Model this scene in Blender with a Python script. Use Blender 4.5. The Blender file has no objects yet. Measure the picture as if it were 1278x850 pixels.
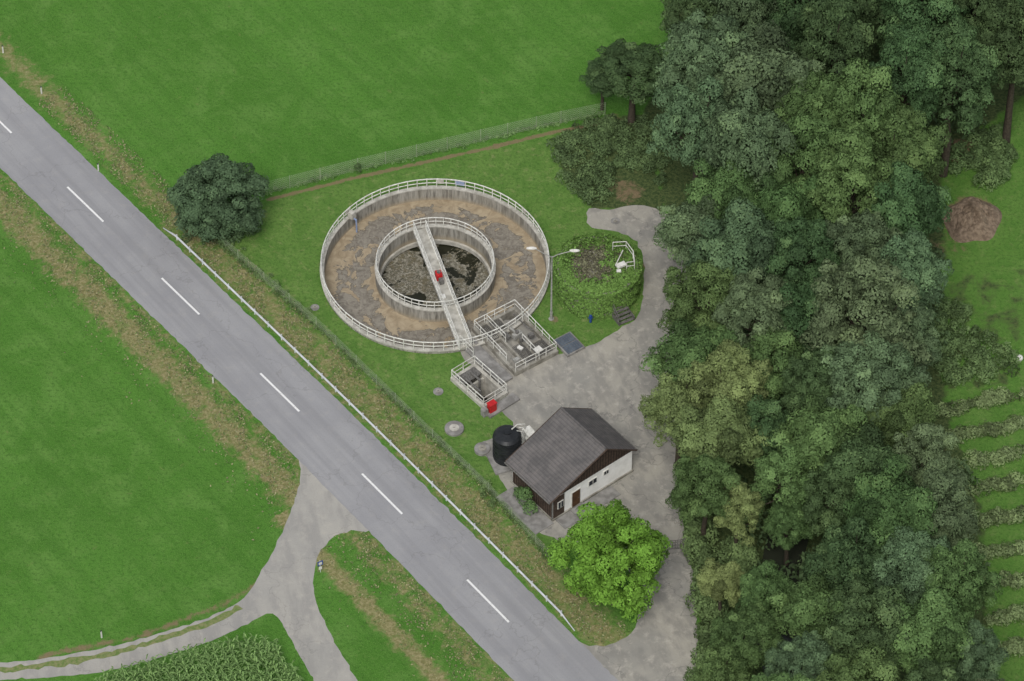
import bpy, math, random
import numpy as np
from mathutils import Vector
rng=np.random.default_rng(11); random.seed(5)
TH=math.radians(47); F=5000.; DIST=357.; CU,CV=639.,425.
sT,cT=math.sin(TH),math.cos(TH)
CAM=np.array([0,-DIST*cT,DIST*sT])
def G(u,v,z=0.):
    """surveyed photo point -> metres on the horizontal plane at height z"""
    a=(u-CU)/F; b=-(v-CV)/F
    d=np.array([a,cT+b*sT,-sT+b*cT]); t=(z-CAM[2])/d[2]; p=CAM+t*d
    return (float(p[0]),float(p[1]))
def GL(l,z=0.): return [G(u,v,z) for u,v in l]
def S(r,g,b):
    f=lambda c:(c/12.92 if c<=.04045 else ((c+.055)/1.055)**2.4)
    return (f(r/255),f(g/255),f(b/255),1)
# ------------------------------------------------------------ node helpers
def M(name,rough=.85):
    m=bpy.data.materials.new(name); m.use_nodes=True; nt=m.node_tree
    b=nt.nodes['Principled BSDF']; b.inputs['Roughness'].default_value=rough
    b.inputs['Specular IOR Level'].default_value=.25
    return m,nt,b
def pos(nt): return nt.nodes.new('ShaderNodeNewGeometry').outputs['Position']
def objc(nt): return nt.nodes.new('ShaderNodeTexCoord').outputs['Object']
def mapping(nt,v,rot=(0,0,0),scale=(1,1,1)):
    n=nt.nodes.new('ShaderNodeMapping'); nt.links.new(v,n.inputs['Vector'])
    n.inputs['Rotation'].default_value=rot
    k=nt.nodes.new('ShaderNodeMapping'); nt.links.new(n.outputs[0],k.inputs['Vector']); k.inputs['Scale'].default_value=scale
    return k.outputs[0]
def noise(nt,v,scale,detail=4,rough=.55,dist=0):
    n=nt.nodes.new('ShaderNodeTexNoise'); nt.links.new(v,n.inputs['Vector'])
    n.inputs['Scale'].default_value=scale; n.inputs['Detail'].default_value=min(detail,5)
    n.inputs['Roughness'].default_value=rough; n.inputs['Distortion'].default_value=dist
    return n.outputs[0]
def setin(nt,s,v):
    if hasattr(v,'is_output'): nt.links.new(v,s)
    else: s.default_value=v
def mx(nt,f,a,b,bl='MIX'):
    n=nt.nodes.new('ShaderNodeMix'); n.data_type='RGBA'; n.blend_type=bl
    setin(nt,n.inputs[0],f); setin(nt,n.inputs[6],a); setin(nt,n.inputs[7],b); return n.outputs[2]
def ma(nt,op,a,b=0.,c=None):
    n=nt.nodes.new('ShaderNodeMath'); n.operation=op
    setin(nt,n.inputs[0],a); setin(nt,n.inputs[1],b)
    if c is not None: setin(nt,n.inputs[2],c)
    return n.outputs[0]
def ss(nt,x,lo,hi):
    n=nt.nodes.new('ShaderNodeMapRange'); n.interpolation_type='SMOOTHSTEP'
    setin(nt,n.inputs[0],x); n.inputs[1].default_value=lo; n.inputs[2].default_value=hi
    return n.outputs[0]
def bump(nt,b,h,st=.4,d=.05):
    n=nt.nodes.new('ShaderNodeBump'); n.inputs['Strength'].default_value=st; n.inputs['Distance'].default_value=d
    nt.links.new(h,n.inputs['Height']); nt.links.new(n.outputs[0],b.inputs['Normal'])
def attr(nt,name):
    n=nt.nodes.new('ShaderNodeAttribute'); n.attribute_name=name; return n
def simple(name,c1,c2,scale=2.,rough=.8,metal=0,bm=.2):
    m,nt,b=M(name,rough); v=objc(nt)
    f=noise(nt,v,scale,5,.6); f=ss(nt,f,.35,.65)
    nt.links.new(mx(nt,f,c1,c2),b.inputs['Base Color']); b.inputs['Metallic'].default_value=metal
    if bm: bump(nt,b,noise(nt,v,scale*6,3),bm,.02)
    return m
# ------------------------------------------------------------ mesh builder
class MB:
    def __init__(s): s.V=[];s.F=[];s.M=[]
    def add(s,vs,fs,m=0):
        o=len(s.V); s.V+= [tuple(map(float,v)) for v in vs]
        for f in fs: s.F.append([i+o for i in f]); s.M.append(m)
    def box(s,cx,cy,cz,sx,sy,sz,rot=0,m=0):
        c,q=math.cos(rot),math.sin(rot); vs=[]
        for z in(-.5,.5):
            for x,y in((-.5,-.5),(.5,-.5),(.5,.5),(-.5,.5)):
                X,Y=x*sx,y*sy; vs.append((cx+X*c-Y*q,cy+X*q+Y*c,cz+z*sz))
        s.add(vs,[(3,2,1,0),(4,5,6,7),(0,1,5,4),(1,2,6,5),(2,3,7,6),(3,0,4,7)],m)
    def prism(s,poly,z0,z1,m=0):
        n=len(poly); vs=[(x,y,z0) for x,y in poly]+[(x,y,z1) for x,y in poly]
        s.add(vs,[list(range(n))[::-1],[n+i for i in range(n)]]+[(i,(i+1)%n,n+(i+1)%n,n+i) for i in range(n)],m)
    def cyl(s,x,y,z0,z1,r,n=24,m=0,r2=None):
        r2=r if r2 is None else r2
        a=[2*math.pi*i/n for i in range(n)]
        vs=[(x+r*math.cos(t),y+r*math.sin(t),z0) for t in a]+[(x+r2*math.cos(t),y+r2*math.sin(t),z1) for t in a]
        s.add(vs,[list(range(n))[::-1],[n+i for i in range(n)]]+[(i,(i+1)%n,n+(i+1)%n,n+i) for i in range(n)],m)
    def ring(s,x,y,r0,r1,z0,z1,n=96,m=0):
        vs=[]
        for r,z in((r0,z0),(r1,z0),(r1,z1),(r0,z1)):
            vs+=[(x+r*math.cos(2*math.pi*i/n),y+r*math.sin(2*math.pi*i/n),z) for i in range(n)]
        fs=[]
        for k in range(4):
            k2=(k+1)%4
            for i in range(n):
                j=(i+1)%n; fs.append((k*n+i,k*n+j,k2*n+j,k2*n+i))
        s.add(vs,fs,m)
    def tube(s,path,r,n=6,closed=False,m=0):
        P=np.array(path,float); L=len(P); rr=np.broadcast_to(np.array(r,float),(L,))
        vs=[]
        for i in range(L):
            if closed: t=P[(i+1)%L]-P[i-1]
            else: t=P[min(i+1,L-1)]-P[max(i-1,0)]
            t/=np.linalg.norm(t)+1e-9
            up=np.array([0,0,1.]) if abs(t[2])<.9 else np.array([1.,0,0])
            a=np.cross(t,up); a/=np.linalg.norm(a); b=np.cross(a,t)
            for k in range(n):
                w=2*math.pi*k/n; vs.append(P[i]+rr[i]*(a*math.cos(w)+b*math.sin(w)))
        fs=[]
        for i in range(L if closed else L-1):
            j=(i+1)%L
            for k in range(n):
                q=(k+1)%n; fs.append((i*n+k,i*n+q,j*n+q,j*n+k))
        if not closed: fs+= [list(range(n)),[(L-1)*n+k for k in range(n)][::-1]]
        s.add(vs,fs,m)
    def rail(s,pts,h=1.,r=.045,closed=False,post=1.3,m=0,levels=(1.,.5)):
        P=[np.array(p,float) for p in pts]; seg=P+[P[0]] if closed else P
        for l in levels: s.tube([p+np.array([0,0,h*l]) for p in P],r if l==1. else r*.75,6,closed,m)
        for a,b in zip(seg[:-1],seg[1:]):
            n=max(1,int(round(np.linalg.norm(b-a)/post)))
            for i in range(n):
                p=a+(b-a)*i/n; s.tube([p,p+np.array([0,0,h])],r*.85,5,False,m)
        if not closed: s.tube([P[-1],P[-1]+np.array([0,0,h])],r*.85,5,False,m)
    def obj(s,name,mats,parent=None,loc=(0,0,0),rot=0,smooth=False,bev=0):
        me=bpy.data.meshes.new(name); me.from_pydata(s.V,[],s.F)
        for m in mats: me.materials.append(m)
        me.polygons.foreach_set('material_index',s.M)
        me.update(); me.validate()
        if smooth: me.polygons.foreach_set('use_smooth',[True]*len(me.polygons))
        o=bpy.data.objects.new(name,me); bpy.context.scene.collection.objects.link(o)
        o.location=loc; o.rotation_euler=(0,0,rot)
        if parent: o.parent=parent
        if bev:
            b=o.modifiers.new('b','BEVEL'); b.width=bev; b.segments=2; b.limit_method='ANGLE'
        return o
def empty(name,loc=(0,0,0),rot=0):
    e=bpy.data.objects.new(name,None); bpy.context.scene.collection.objects.link(e)
    e.location=loc; e.rotation_euler=(0,0,rot); e.empty_display_size=.5; return e
# ------------------------------------------------------------ curve helpers
def catmull(P,step=1.,closed=False):
    P=[np.array(p,float) for p in P]; out=[]; n=len(P)
    for i in range(n if closed else n-1):
        if closed: p0,p1,p2,p3=P[i-1],P[i],P[(i+1)%n],P[(i+2)%n]
        else: p0,p1,p2,p3=P[max(i-1,0)],P[i],P[i+1],P[min(i+2,n-1)]
        k=max(1,int(np.linalg.norm(p2-p1)/step))
        for j in range(k):
            t=j/k; out.append(.5*((2*p1)+(-p0+p2)*t+(2*p0-5*p1+4*p2-p3)*t*t+(-p0+3*p1-3*p2+p3)*t**3))
    if not closed: out.append(P[-1])
    return np.array(out)
def offset(P,d):
    T=np.gradient(P,axis=0); T/=np.linalg.norm(T,axis=1)[:,None]
    return P+np.stack([-T[:,1],T[:,0]],1)*d
def sdist(X,Y,P):
    best=np.full(X.shape,1e9); sg=np.zeros(X.shape); ar=np.zeros(X.shape); acc=0
    for a,b in zip(P[:-1],P[1:]):
        d=b-a; L=np.hypot(*d)
        if L<1e-6: continue
        t=np.clip(((X-a[0])*d[0]+(Y-a[1])*d[1])/L**2,0,1)
        dx=X-a[0]-t*d[0]; dy=Y-a[1]-t*d[1]; q=np.hypot(dx,dy); m=q<best
        best[m]=q[m]; sg[m]=np.sign(d[0]*dy-d[1]*dx)[m]; ar[m]=(acc+t*L)[m]; acc+=L
    return best*np.where(sg==0,1,sg),ar
def inside(X,Y,P):
    r=np.zeros(X.shape,bool); n=len(P)
    for i in range(n):
        x1,y1=P[i];x2,y2=P[(i+1)%n]
        if y1==y2: continue
        r^=((y1>Y)!=(y2>Y))&(X<(x2-x1)*(Y-y1)/(y2-y1)+x1)
    return r
def psd(X,Y,P):
    d,_=sdist(X,Y,np.array(list(P)+[P[0]])); return np.where(inside(X,Y,P),abs(d),-abs(d))
def sheet(name,poly,z,mat,jit=0.):
    P=np.array(poly)
    if jit: P=P+rng.normal(0,jit,P.shape)
    me=bpy.data.meshes.new(name); me.from_pydata([(x,y,z) for x,y in P],[],[list(range(len(P)))])
    me.materials.append(mat); o=bpy.data.objects.new(name,me); bpy.context.scene.collection.objects.link(o)
    me.update()
    if me.polygons[0].normal.z<0: me.flip_normals()
    return o
# ------------------------------------------------------------ key lines
CLp=GL([(-150,5),(5,157),(106.5,255),(227.5,372),(351,491.5),(478,617.5),(609,750),(742,886)])
core=catmull(CLp,1.)
d0=core[0]-core[3]; d0/=np.linalg.norm(d0); d1=core[-1]-core[-4]; d1/=np.linalg.norm(d1)
CL=np.concatenate([[core[0]+d0*s for s in range(400,0,-4)],core,[core[-1]+d1*s for s in range(4,404,4)]])
CF=np.concatenate([[core[0]+d0*s for s in range(400,0,-4)],catmull(CLp,.5),[core[-1]+d1*s for s in range(4,404,4)]])
HW=3.42
SIDE=GL([(345,545),(366,564),(374,580),(374,604),(364,635),(347,675),(331,705),(313,735),(290,757),(235,779),(150,804),(60,821),(-20,829),(-300,850),(-300,872),(-20,850),(60,846),(130,838),(200,821),(270,797),(320,772),(340,766),(352,778),(366,805),(388,842),(430,930),(500,1060),(560,1060),(490,920),(447,850),(418,803),(400,765),(392,735),(393,708),(401,686),(418,670),(440,662),(462,662),(475,640),(440,600),(395,560)])
YARD=GL([(690,790),(735,806),(768,802),(788,790),(797,768),(794,740),(778,700),(750,672),(735,668),(712,680),(690,672),(655,652),(640,625),(625,598),(612,578),(600,555),(640,532),(625,512),(632,492),(600,465),(572,436),(596,410),(650,400),(690,440),(735,432),(772,412),(794,396),(803,370),(802,320),(790,298),(765,288),(738,284),(732,272),(736,260),(760,262),(790,256),(826,264),(860,300),(850,400),(842,500),(846,600),(858,680),(868,740),(872,860),(880,960),(820,980),(760,880)])
FENCE=GL([(273,303),(330,352),(395,408),(470,480),(540,548),(610,615),(690,704)])
FENCE2=GL([(330,243),(400,225),(447,213),(520,196),(600,177),(700,154),(755,143)])
STREAM=GL([(1090,-250),(1070,0),(1040,200),(1020,400),(1010,560),(980,680),(965,760),(985,860),(1000,1100)])
FOREST=GL([(860,-300),(842,60),(800,150),(832,262),(862,300),(850,400),(843,500),(848,600),(860,680),(870,740),(874,860),(880,1200),(1262,1200),(1240,850),(1222,640),(1180,500),(1175,200),(1290,110),(1500,60),(1500,-300)])
LAWN=GL([(275,302),(335,250),(745,157),(820,270),(820,420),(700,640),(700,708),(760,760),(800,790),(735,806),(690,702)])
TC=G(543,324,1.3); RO=10.4; RI=5.45
INL=G(643,428); INLR=math.radians(35)
PIT=G(598,484); PITR=math.radians(40)
HOLES=[(INL,INLR,2.15,3.15),(PIT,PITR,1.2,2.1)]
# ------------------------------------------------------------ ground
def axis(lo,hi,st): return np.concatenate([[-4000,-1500,-600,-300,-160,-100,-75],np.arange(lo,hi,st),[75,100,160,300,600,1500,4000]])
xs=axis(-60,60,.22); ys=axis(-50,60,.22)
X,Y=np.meshgrid(xs,ys); nx,ny=len(xs),len(ys)
dS,_=sdist(X,Y,np.array(STREAM)); Z=-1.4*np.exp(-(dS/2.2)**2)
dC,aC=sdist(X,Y,CL)
one=lambda u,v:sdist(np.array([G(u,v)[0]]),np.array([G(u,v)[1]]),CL)[1][0]
pre=aC<one(200,290)-1; west=aC<one(372,574)+4
band=lambda d,c,w,e:np.clip((w-abs(d-c))/e+.5,0,1)
dry=np.zeros(X.shape); bare=np.zeros(X.shape); rough=np.zeros(X.shape)
dry=np.maximum(dry,band(dC,-6.1,1.5,1.8)*np.where(west,.92,0))
dry=np.maximum(dry,band(dC,-3.9,.6,.8)*.6)
dry=np.maximum(dry,band(dC,5.6,1.2,2.)*np.where(pre,.8,0))
dry=np.maximum(dry,band(dC,5.3,1.8,1.5)*np.where(pre,0,.78))
dry=np.maximum(dry,band(dC,-8.3,.9,1.2)*np.where(west,0,1.))
dry=np.maximum(dry,band(dC,-4.9,.9,1.6)*np.where(west,0,.7))
dF2,_=sdist(X,Y,np.array(GL([(335,249),(447,221),(600,187),(700,163),(772,150)])))
bare=np.maximum(bare,band(dF2,0,.28,.5)*.8)
dT,_=sdist(X,Y,np.array(GL([(60,824),(180,800),(235,779),(285,760),(315,740)]))); bare=np.maximum(bare,band(dT,.6,.5,1.)*.6)
for (u,v,r,q_) in[(780,238,2.6,.5),(765,150,1.3,.6),(1205,190,2.4,.9),(1212,268,3.2,.9),(618,183,.6,.7),(692,398,.8,.5),(330,600,1.2,.4),(812,330,1.,.8),(1185,300,3,.4)]:
    x,y=G(u,v); dd=np.hypot(X-x,Y-y); bare=np.maximum(bare,np.clip((r-dd)/r*2,0,1)*q_)
fs=psd(X,Y,FOREST); rough=np.maximum(rough,np.clip(.5+fs/2.5,0,1))
TH_=GL([(695,180),(730,150),(815,140),(830,265),(790,262),(740,262),(705,225)]); rough=np.maximum(rough,np.clip(.5+psd(X,Y,TH_)/1.5,0,1)*.9)
WP=GL([(1160,330),(1290,330),(1290,490),(1160,500)]); rough=np.maximum(rough,np.clip(.5+psd(X,Y,WP)/3,0,1)*.45)
lawn=np.clip(.5+psd(X,Y,LAWN)/1.,0,1)
lawn=np.maximum(lawn,np.clip((X-G(1165,450)[0])/2.,0,1)*.6)
verts=np.stack([X,Y,Z],2).reshape(-1,3)
idx=np.arange(nx*ny).reshape(ny,nx)
q=np.stack([idx[:-1,:-1],idx[:-1,1:],idx[1:,1:],idx[1:,:-1]],2).reshape(-1,4)
cx=(X[:-1,:-1]+X[1:,1:])/2; cy=(Y[:-1,:-1]+Y[1:,1:])/2
keep=np.hypot(cx-TC[0],cy-TC[1])>RO-.16
for (p,r,hx,hy) in HOLES:
    lx=(cx-p[0])*math.cos(r)+(cy-p[1])*math.sin(r); ly=-(cx-p[0])*math.sin(r)+(cy-p[1])*math.cos(r)
    keep&=~((abs(lx)<hx)&(abs(ly)<hy))
q=q[keep.reshape(-1)]
def qmesh(name,V,Q,mi=None,cols=None,tone=None):
    me=bpy.data.meshes.new(name); n=len(Q)
    me.vertices.add(len(V)); me.vertices.foreach_set('co',np.ascontiguousarray(V,np.float32).ravel())
    me.loops.add(n*4); me.loops.foreach_set('vertex_index',np.ascontiguousarray(Q,np.int32).ravel())
    me.polygons.add(n); me.polygons.foreach_set('loop_start',np.arange(0,4*n,4,dtype=np.int32))
    if mi is not None: me.polygons.foreach_set('material_index',np.ascontiguousarray(mi,np.int32))
    me.update(calc_edges=True)
    if cols is not None:
        a=me.color_attributes.new('zone','FLOAT_COLOR','POINT'); a.data.foreach_set('color',np.ascontiguousarray(cols,np.float32).ravel())
    if tone is not None:
        a=me.attributes.new('tone','FLOAT','POINT'); a.data.foreach_set('value',np.ascontiguousarray(tone,np.float32).ravel())
    return me
cols=np.stack([dry,bare,rough,lawn],2).reshape(-1,4)
gm,nt,b=M('grass_ground',.95); b.inputs['Specular IOR Level'].default_value=.1
P=pos(nt); at=attr(nt,'zone'); sep=nt.nodes.new('ShaderNodeSeparateColor'); nt.links.new(at.outputs['Color'],sep.inputs[0])
n1=noise(nt,P,.07,2,.5); n2=noise(nt,P,.55,4,.6,.3); n3=noise(nt,P,3.2,5,.75); n4=noise(nt,P,12,2,.7); n0=noise(nt,P,.22,4,.68,.6)
streak=noise(nt,mapping(nt,P,(0,0,math.radians(53)),(.05,1.2,1)),.8,3,.6)
fld=mx(nt,ss(nt,n1,.35,.65),S(74,120,44),S(84,131,52))
fld=mx(nt,ma(nt,'MULTIPLY',ss(nt,n0,.47,.66),.65),fld,S(102,142,68))
fld=mx(nt,ma(nt,'MULTIPLY',ss(nt,n2,.45,.75),.5),fld,S(104,141,70))
fld=mx(nt,ma(nt,'MULTIPLY',ss(nt,streak,.40,.66),.42),fld,S(66,110,40))
fld=mx(nt,ma(nt,'MULTIPLY',ss(nt,n3,.47,.66),.75),fld,S(58,97,35))
fld=mx(nt,ma(nt,'MULTIPLY',ss(nt,n4,.5,.68),.6),fld,S(116,150,78))
lw=mx(nt,ss(nt,n2,.35,.65),S(90,126,57),S(104,136,67))
lw=mx(nt,ma(nt,'MULTIPLY',ss(nt,n3,.45,.66),.7),lw,S(66,100,43))
lw=mx(nt,ma(nt,'MULTIPLY',ss(nt,noise(nt,P,1.3,4,.7),.52,.7),.6),lw,S(134,142,92))
c_=mx(nt,at.outputs['Alpha'],fld,lw)
rg=mx(nt,ss(nt,n3,.35,.65),S(54,72,42),S(92,104,64))
c_=mx(nt,ss(nt,ma(nt,'ADD',sep.outputs[2],ma(nt,'MULTIPLY',ma(nt,'SUBTRACT',n2,.5),1.)),.4,.6),c_,rg)
big=ma(nt,'MULTIPLY',ma(nt,'SUBTRACT',noise(nt,P,.9,5,.75,.4),.5),2.6)
dm=ss(nt,ma(nt,'ADD',sep.outputs[0],big),.25,1.05)
dc=mx(nt,ss(nt,n3,.4,.62),S(124,118,78),S(160,150,112))
c_=mx(nt,ma(nt,'MULTIPLY',dm,.9),c_,dc)
bm_=ss(nt,ma(nt,'ADD',sep.outputs[1],ma(nt,'MULTIPLY',big,.5)),.35,.65)
c_=mx(nt,ma(nt,'MULTIPLY',bm_,.85),c_,mx(nt,n3,S(112,94,72),S(152,132,106)))
nt.links.new(c_,b.inputs['Base Color']); bump(nt,b,n3,.8,.18)
me=qmesh('ground',verts,q,cols=cols); me.materials.append(gm)
o=bpy.data.objects.new('ground',me); bpy.context.scene.collection.objects.link(o)
# ------------------------------------------------------------ road materials
def asphalt(name,c1,c2,c3,rot,cr=.3,spots=.3,stretch=.04):
    m,nt,b=M(name,.9); P=pos(nt); b.inputs['Specular IOR Level'].default_value=.12
    big=noise(nt,P,.18,4,.6,.5); st=noise(nt,mapping(nt,P,(0,0,rot),(stretch,1.,1)),.8,4,.6); f=noise(nt,P,9,4,.75); mid=noise(nt,P,1.1,5,.7)
    c=mx(nt,ss(nt,big,.35,.65),c1,c2)
    c=mx(nt,ma(nt,'MULTIPLY',ss(nt,st,.4,.65),.65),c,c3)
    c=mx(nt,ma(nt,'MULTIPLY',ss(nt,mid,.5,.7),spots),c,S(182,177,166))
    c=mx(nt,ma(nt,'MULTIPLY',ss(nt,f,.5,.75),.35),c,S(112,110,108))
    vo=nt.nodes.new('ShaderNodeTexVoronoi'); vo.feature='DISTANCE_TO_EDGE'; vo.inputs['Scale'].default_value=.13
    vm=nt.nodes.new('ShaderNodeVectorMath'); vm.operation='ADD'; nt.links.new(P,vm.inputs[0])
    nn=nt.nodes.new('ShaderNodeTexNoise'); nn.inputs['Scale'].default_value=.6; nn.inputs['Detail'].default_value=4; nt.links.new(P,nn.inputs['Vector'])
    sc=nt.nodes.new('ShaderNodeVectorMath'); sc.operation='SCALE'; sc.inputs['Scale'].default_value=4; nt.links.new(nn.outputs['Color'],sc.inputs[0]); nt.links.new(sc.outputs[0],vm.inputs[1])
    nt.links.new(vm.outputs[0],vo.inputs['Vector'])
    c=mx(nt,ma(nt,'MULTIPLY',ss(nt,vo.outputs[0],.010,.002),cr),c,S(96,94,92))
    nt.links.new(c,b.inputs['Base Color']); bump(nt,b,f,.25,.02); return m
A1=asphalt('asphalt_road',S(147,147,149),S(155,155,156),S(136,136,138),math.radians(53),.22,.12)
A2=asphalt('asphalt_side_road',S(158,156,150),S(168,165,157),S(144,142,138),math.radians(80),.22,.4,.3)
A3=asphalt('yard_paving',S(146,144,137),S(166,162,151),S(128,126,121),math.radians(70),.4,.7,.5)
sheet('farm_side_road',catmull(SIDE,.5,True),.008,A2,.05)
sheet('yard_pavement',catmull(YARD,.5,True),.005,A3,.06)
mb=MB()
L=offset(CF,HW)+rng.normal(0,.035,CF.shape); R=offset(CF,-HW)+rng.normal(0,.035,CF.shape)
mb.add([(x,y,.012) for x,y in R]+[(x,y,.012) for x,y in L],[(i,i+1,len(CF)+i+1,len(CF)+i) for i in range(len(CF)-1)])
mb.obj('main_road',[A1])
WM,nt,b=M('road_paint',.7); P=pos(nt)
nt.links.new(mx(nt,ss(nt,noise(nt,P,6,4,.7),.52,.75),(.78,.78,.76,1),(.42,.42,.41,1)),b.inputs['Base Color'])
mb=MB()
cum=np.concatenate([[0],np.cumsum(np.hypot(*np.diff(CF,axis=0).T))])
def along(s): return np.array([np.interp(s,cum,CF[:,0]),np.interp(s,cum,CF[:,1])])
def arc(p): return cum[np.argmin(np.hypot(CF[:,0]-p[0],CF[:,1]-p[1]))]
sc_=[arc(G(*p)) for p in[(106.5,255),(609,750)]]
per=(sc_[1]-sc_[0])/4
for k in range(-12,16):
    A=[along(sc_[0]+per*k+t) for t in np.linspace(-2.9,2.9,6)]
    T=A[-1]-A[0]; T/=np.linalg.norm(T); N=np.array([-T[1],T[0]])*.095
    mb.add([(*(p-N),.017) for p in A]+[(*(p+N),.017) for p in A],[(i,i+1,7+i,6+i) for i in range(5)])
mb.obj('road_centre_line',[WM])
GS=simple('track_grass',S(98,120,64),S(130,132,90),3,.95)
tr=catmull(GL([(300,757),(268,775),(200,798),(120,820),(40,833),(-40,840),(-200,855)]),.5)
sheet('track_grass_strip',np.concatenate([offset(tr,.28),offset(tr,-.28)[::-1]]),.0125,GS,.1)
# ------------------------------------------------------------ common materials
CON=simple('weathered_concrete',S(160,157,147),S(120,116,106),1.2,.9)
CONL=simple('pale_concrete',S(192,189,179),S(158,155,145),1.5,.9)
CONG=simple('grey_concrete',S(148,146,142),S(120,118,114),1.4,.9)
RAIL=simple('galvanised_rail',S(226,225,217),S(194,193,184),3,.5,0,0)
STEEL=simple('galvanised_steel',S(214,216,216),S(188,191,192),2,.45,0,0)
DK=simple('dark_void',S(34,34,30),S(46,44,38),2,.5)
GRT=simple('grating_steel',S(118,116,112),S(88,86,82),6,.6)
GRY=simple('grey_machine_paint',S(168,168,162),S(138,136,130),5,.6)
RED=simple('red_paint',S(200,44,48),S(172,38,40),3,.5,0,0)
WH=simple('white_paint',S(226,225,218),S(204,202,195),2,.6,0,0)
BLU=simple('blue_paint',S(50,80,150),S(40,66,130),3,.5,0,0)
WOOD=simple('brown_timber',S(84,70,60),S(62,52,46),4,.8)
SW,nt,b=M('tank_wall_concrete',.9); v=objc(nt)
vs_=noise(nt,mapping(nt,v,(0,0,0),(1,1,.12)),3.5,5,.65); bn=noise(nt,v,.5,4)
sp=nt.nodes.new('ShaderNodeSeparateXYZ'); nt.links.new(v,sp.inputs[0])
c=mx(nt,ss(nt,vs_,.38,.66),S(162,159,150),S(104,101,94)); c=mx(nt,ma(nt,'MULTIPLY',ss(nt,bn,.4,.7),.5),c,S(138,132,118))
c=mx(nt,ma(nt,'MULTIPLY',ss(nt,sp.outputs[2],-.6,-1.15),.7),c,S(160,148,126))
nt.links.new(c,b.inputs['Base Color']); bump(nt,b,noise(nt,v,8,4),.3,.03)
SL,nt,b=M('aerated_sludge',.5); v=objc(nt)
ln=nt.nodes.new('ShaderNodeVectorMath'); ln.operation='LENGTH'; nt.links.new(v,ln.inputs[0]); rad=ln.outputs['Value']
w1=noise(nt,v,.30,5,.62,1.8); w2=noise(nt,v,.9,5,.68,1.6); w3=noise(nt,v,5,4,.7)
edge=ma(nt,'ADD',ss(nt,rad,8.7,10.1),ma(nt,'MULTIPLY',ss(nt,rad,6.6,5.5),.8))
msk=ma(nt,'ADD',ma(nt,'ADD',w1,ma(nt,'MULTIPLY',ma(nt,'SUBTRACT',w2,.5),.2)),ma(nt,'MULTIPLY',edge,.24))
base=mx(nt,ss(nt,w2,.36,.64),S(141,135,123),S(112,106,96))
base=mx(nt,ma(nt,'MULTIPLY',ss(nt,w3,.5,.66),.4),base,S(166,160,148))
c=mx(nt,ss(nt,msk,.53,.56),base,mx(nt,ss(nt,w2,.3,.7),S(142,127,104),S(172,158,133)))
c=mx(nt,ma(nt,'MULTIPLY',ss(nt,ma(nt,'ABSOLUTE',ma(nt,'SUBTRACT',msk,.53)),.018,.003),.6),c,S(80,73,61))
nt.links.new(c,b.inputs['Base Color']); bump(nt,b,w2,.2,.03)
SC,nt,b=M('settled_scum',.3); v=objc(nt)
w1=noise(nt,v,.3,5,.6,.8); w2=noise(nt,v,1.6,5,.75,.6); w3=noise(nt,v,5,5,.85)
dark=mx(nt,w2,S(28,30,21),S(52,52,39))
scum=mx(nt,ss(nt,w3,.44,.62),S(84,81,67),S(168,164,150)); scum=mx(nt,ss(nt,w2,.5,.62),scum,S(104,97,77))
k=ma(nt,'ADD',w1,ma(nt,'MULTIPLY',ma(nt,'SUBTRACT',w2,.5),.3))
c=mx(nt,ss(nt,k,.46,.49),dark,scum)
nt.links.new(c,b.inputs['Base Color']); rr=ss(nt,k,.46,.49); nt.links.new(ma(nt,'MULTIPLY_ADD',rr,.6,.1),b.inputs['Roughness'])
WT,nt,b=M('stream_water',.1); b.inputs['Base Color'].default_value=S(50,54,44); b.inputs['Specular IOR Level'].default_value=.5
bump(nt,b,noise(nt,pos(nt),3,3),.3,.03)
# ------------------------------------------------------------ clarifier tank
tank=empty('round_sewage_tank',(TC[0],TC[1],0))
circ=lambda r,z,n=72:[(r*math.cos(2*math.pi*i/n),r*math.sin(2*math.pi*i/n),z) for i in range(n)]
m=MB(); m.ring(0,0,RO-.3,RO,-3,.25,128); m.obj('outer_wall',[SW],tank)
m=MB(); m.ring(0,0,RO-.34,RO+.05,.25,.37,128); m.obj('outer_coping',[CONL],tank)
m=MB(); m.rail(circ(RO-.1,.37),.98,.055,True,5,0,(1.,.52)); m.obj('outer_railing',[RAIL],tank)
m=MB(); m.ring(0,0,RI-.3,RI,-3,.25,96); m.obj('inner_wall',[SW],tank)
m=MB(); m.ring(0,0,RI-.34,RI+.04,.25,.37,96); m.obj('inner_coping',[CONL],tank)
m=MB(); m.rail(circ(RI-.12,.37,48),.95,.05,True,5,0,(1.,.52)); m.obj('inner_railing',[RAIL],tank)
m=MB(); m.ring(0,0,RI-.002,RO-.298,-1.5,-1.15,96); m.obj('sludge_surface',[SL],tank)
m=MB(); m.cyl(0,0,-2.4,-1.9,RI-.28,96); m.obj('inner_water',[SC],tank)
m=MB(); m.ring(0,0,RI-.5,RI-.302,-1.75,-1.3,96); m.obj('overflow_channel',[CONL],tank)
A=np.array([*G(524,286,.6)])-np.array(TC); B=np.array([*G(581,433,.6)])-np.array(TC)
br=empty('bridge',(0,0,0)); br.parent=tank
D=B-A; Lb=np.linalg.norm(D); ang=math.atan2(D[1],D[0]); mid=(A+B)/2
br.location=(mid[0],mid[1],0); br.rotation_euler=(0,0,ang)
m=MB(); m.box(0,0,.52,Lb,1.02,.12,0,0); m.box(0,.56,.5,Lb,.1,.34,0,1); m.box(0,-.56,.5,Lb,.1,.34,0,1)
m.obj('deck',[CONL,RAIL],br)
m=MB()
for sgn in(-1,1): m.rail([(-Lb/2,sgn*.56,.67),(Lb/2,sgn*.56,.67)],.95,.045,False,1.5)
m.obj('bridge_railing',[RAIL],br)
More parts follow.
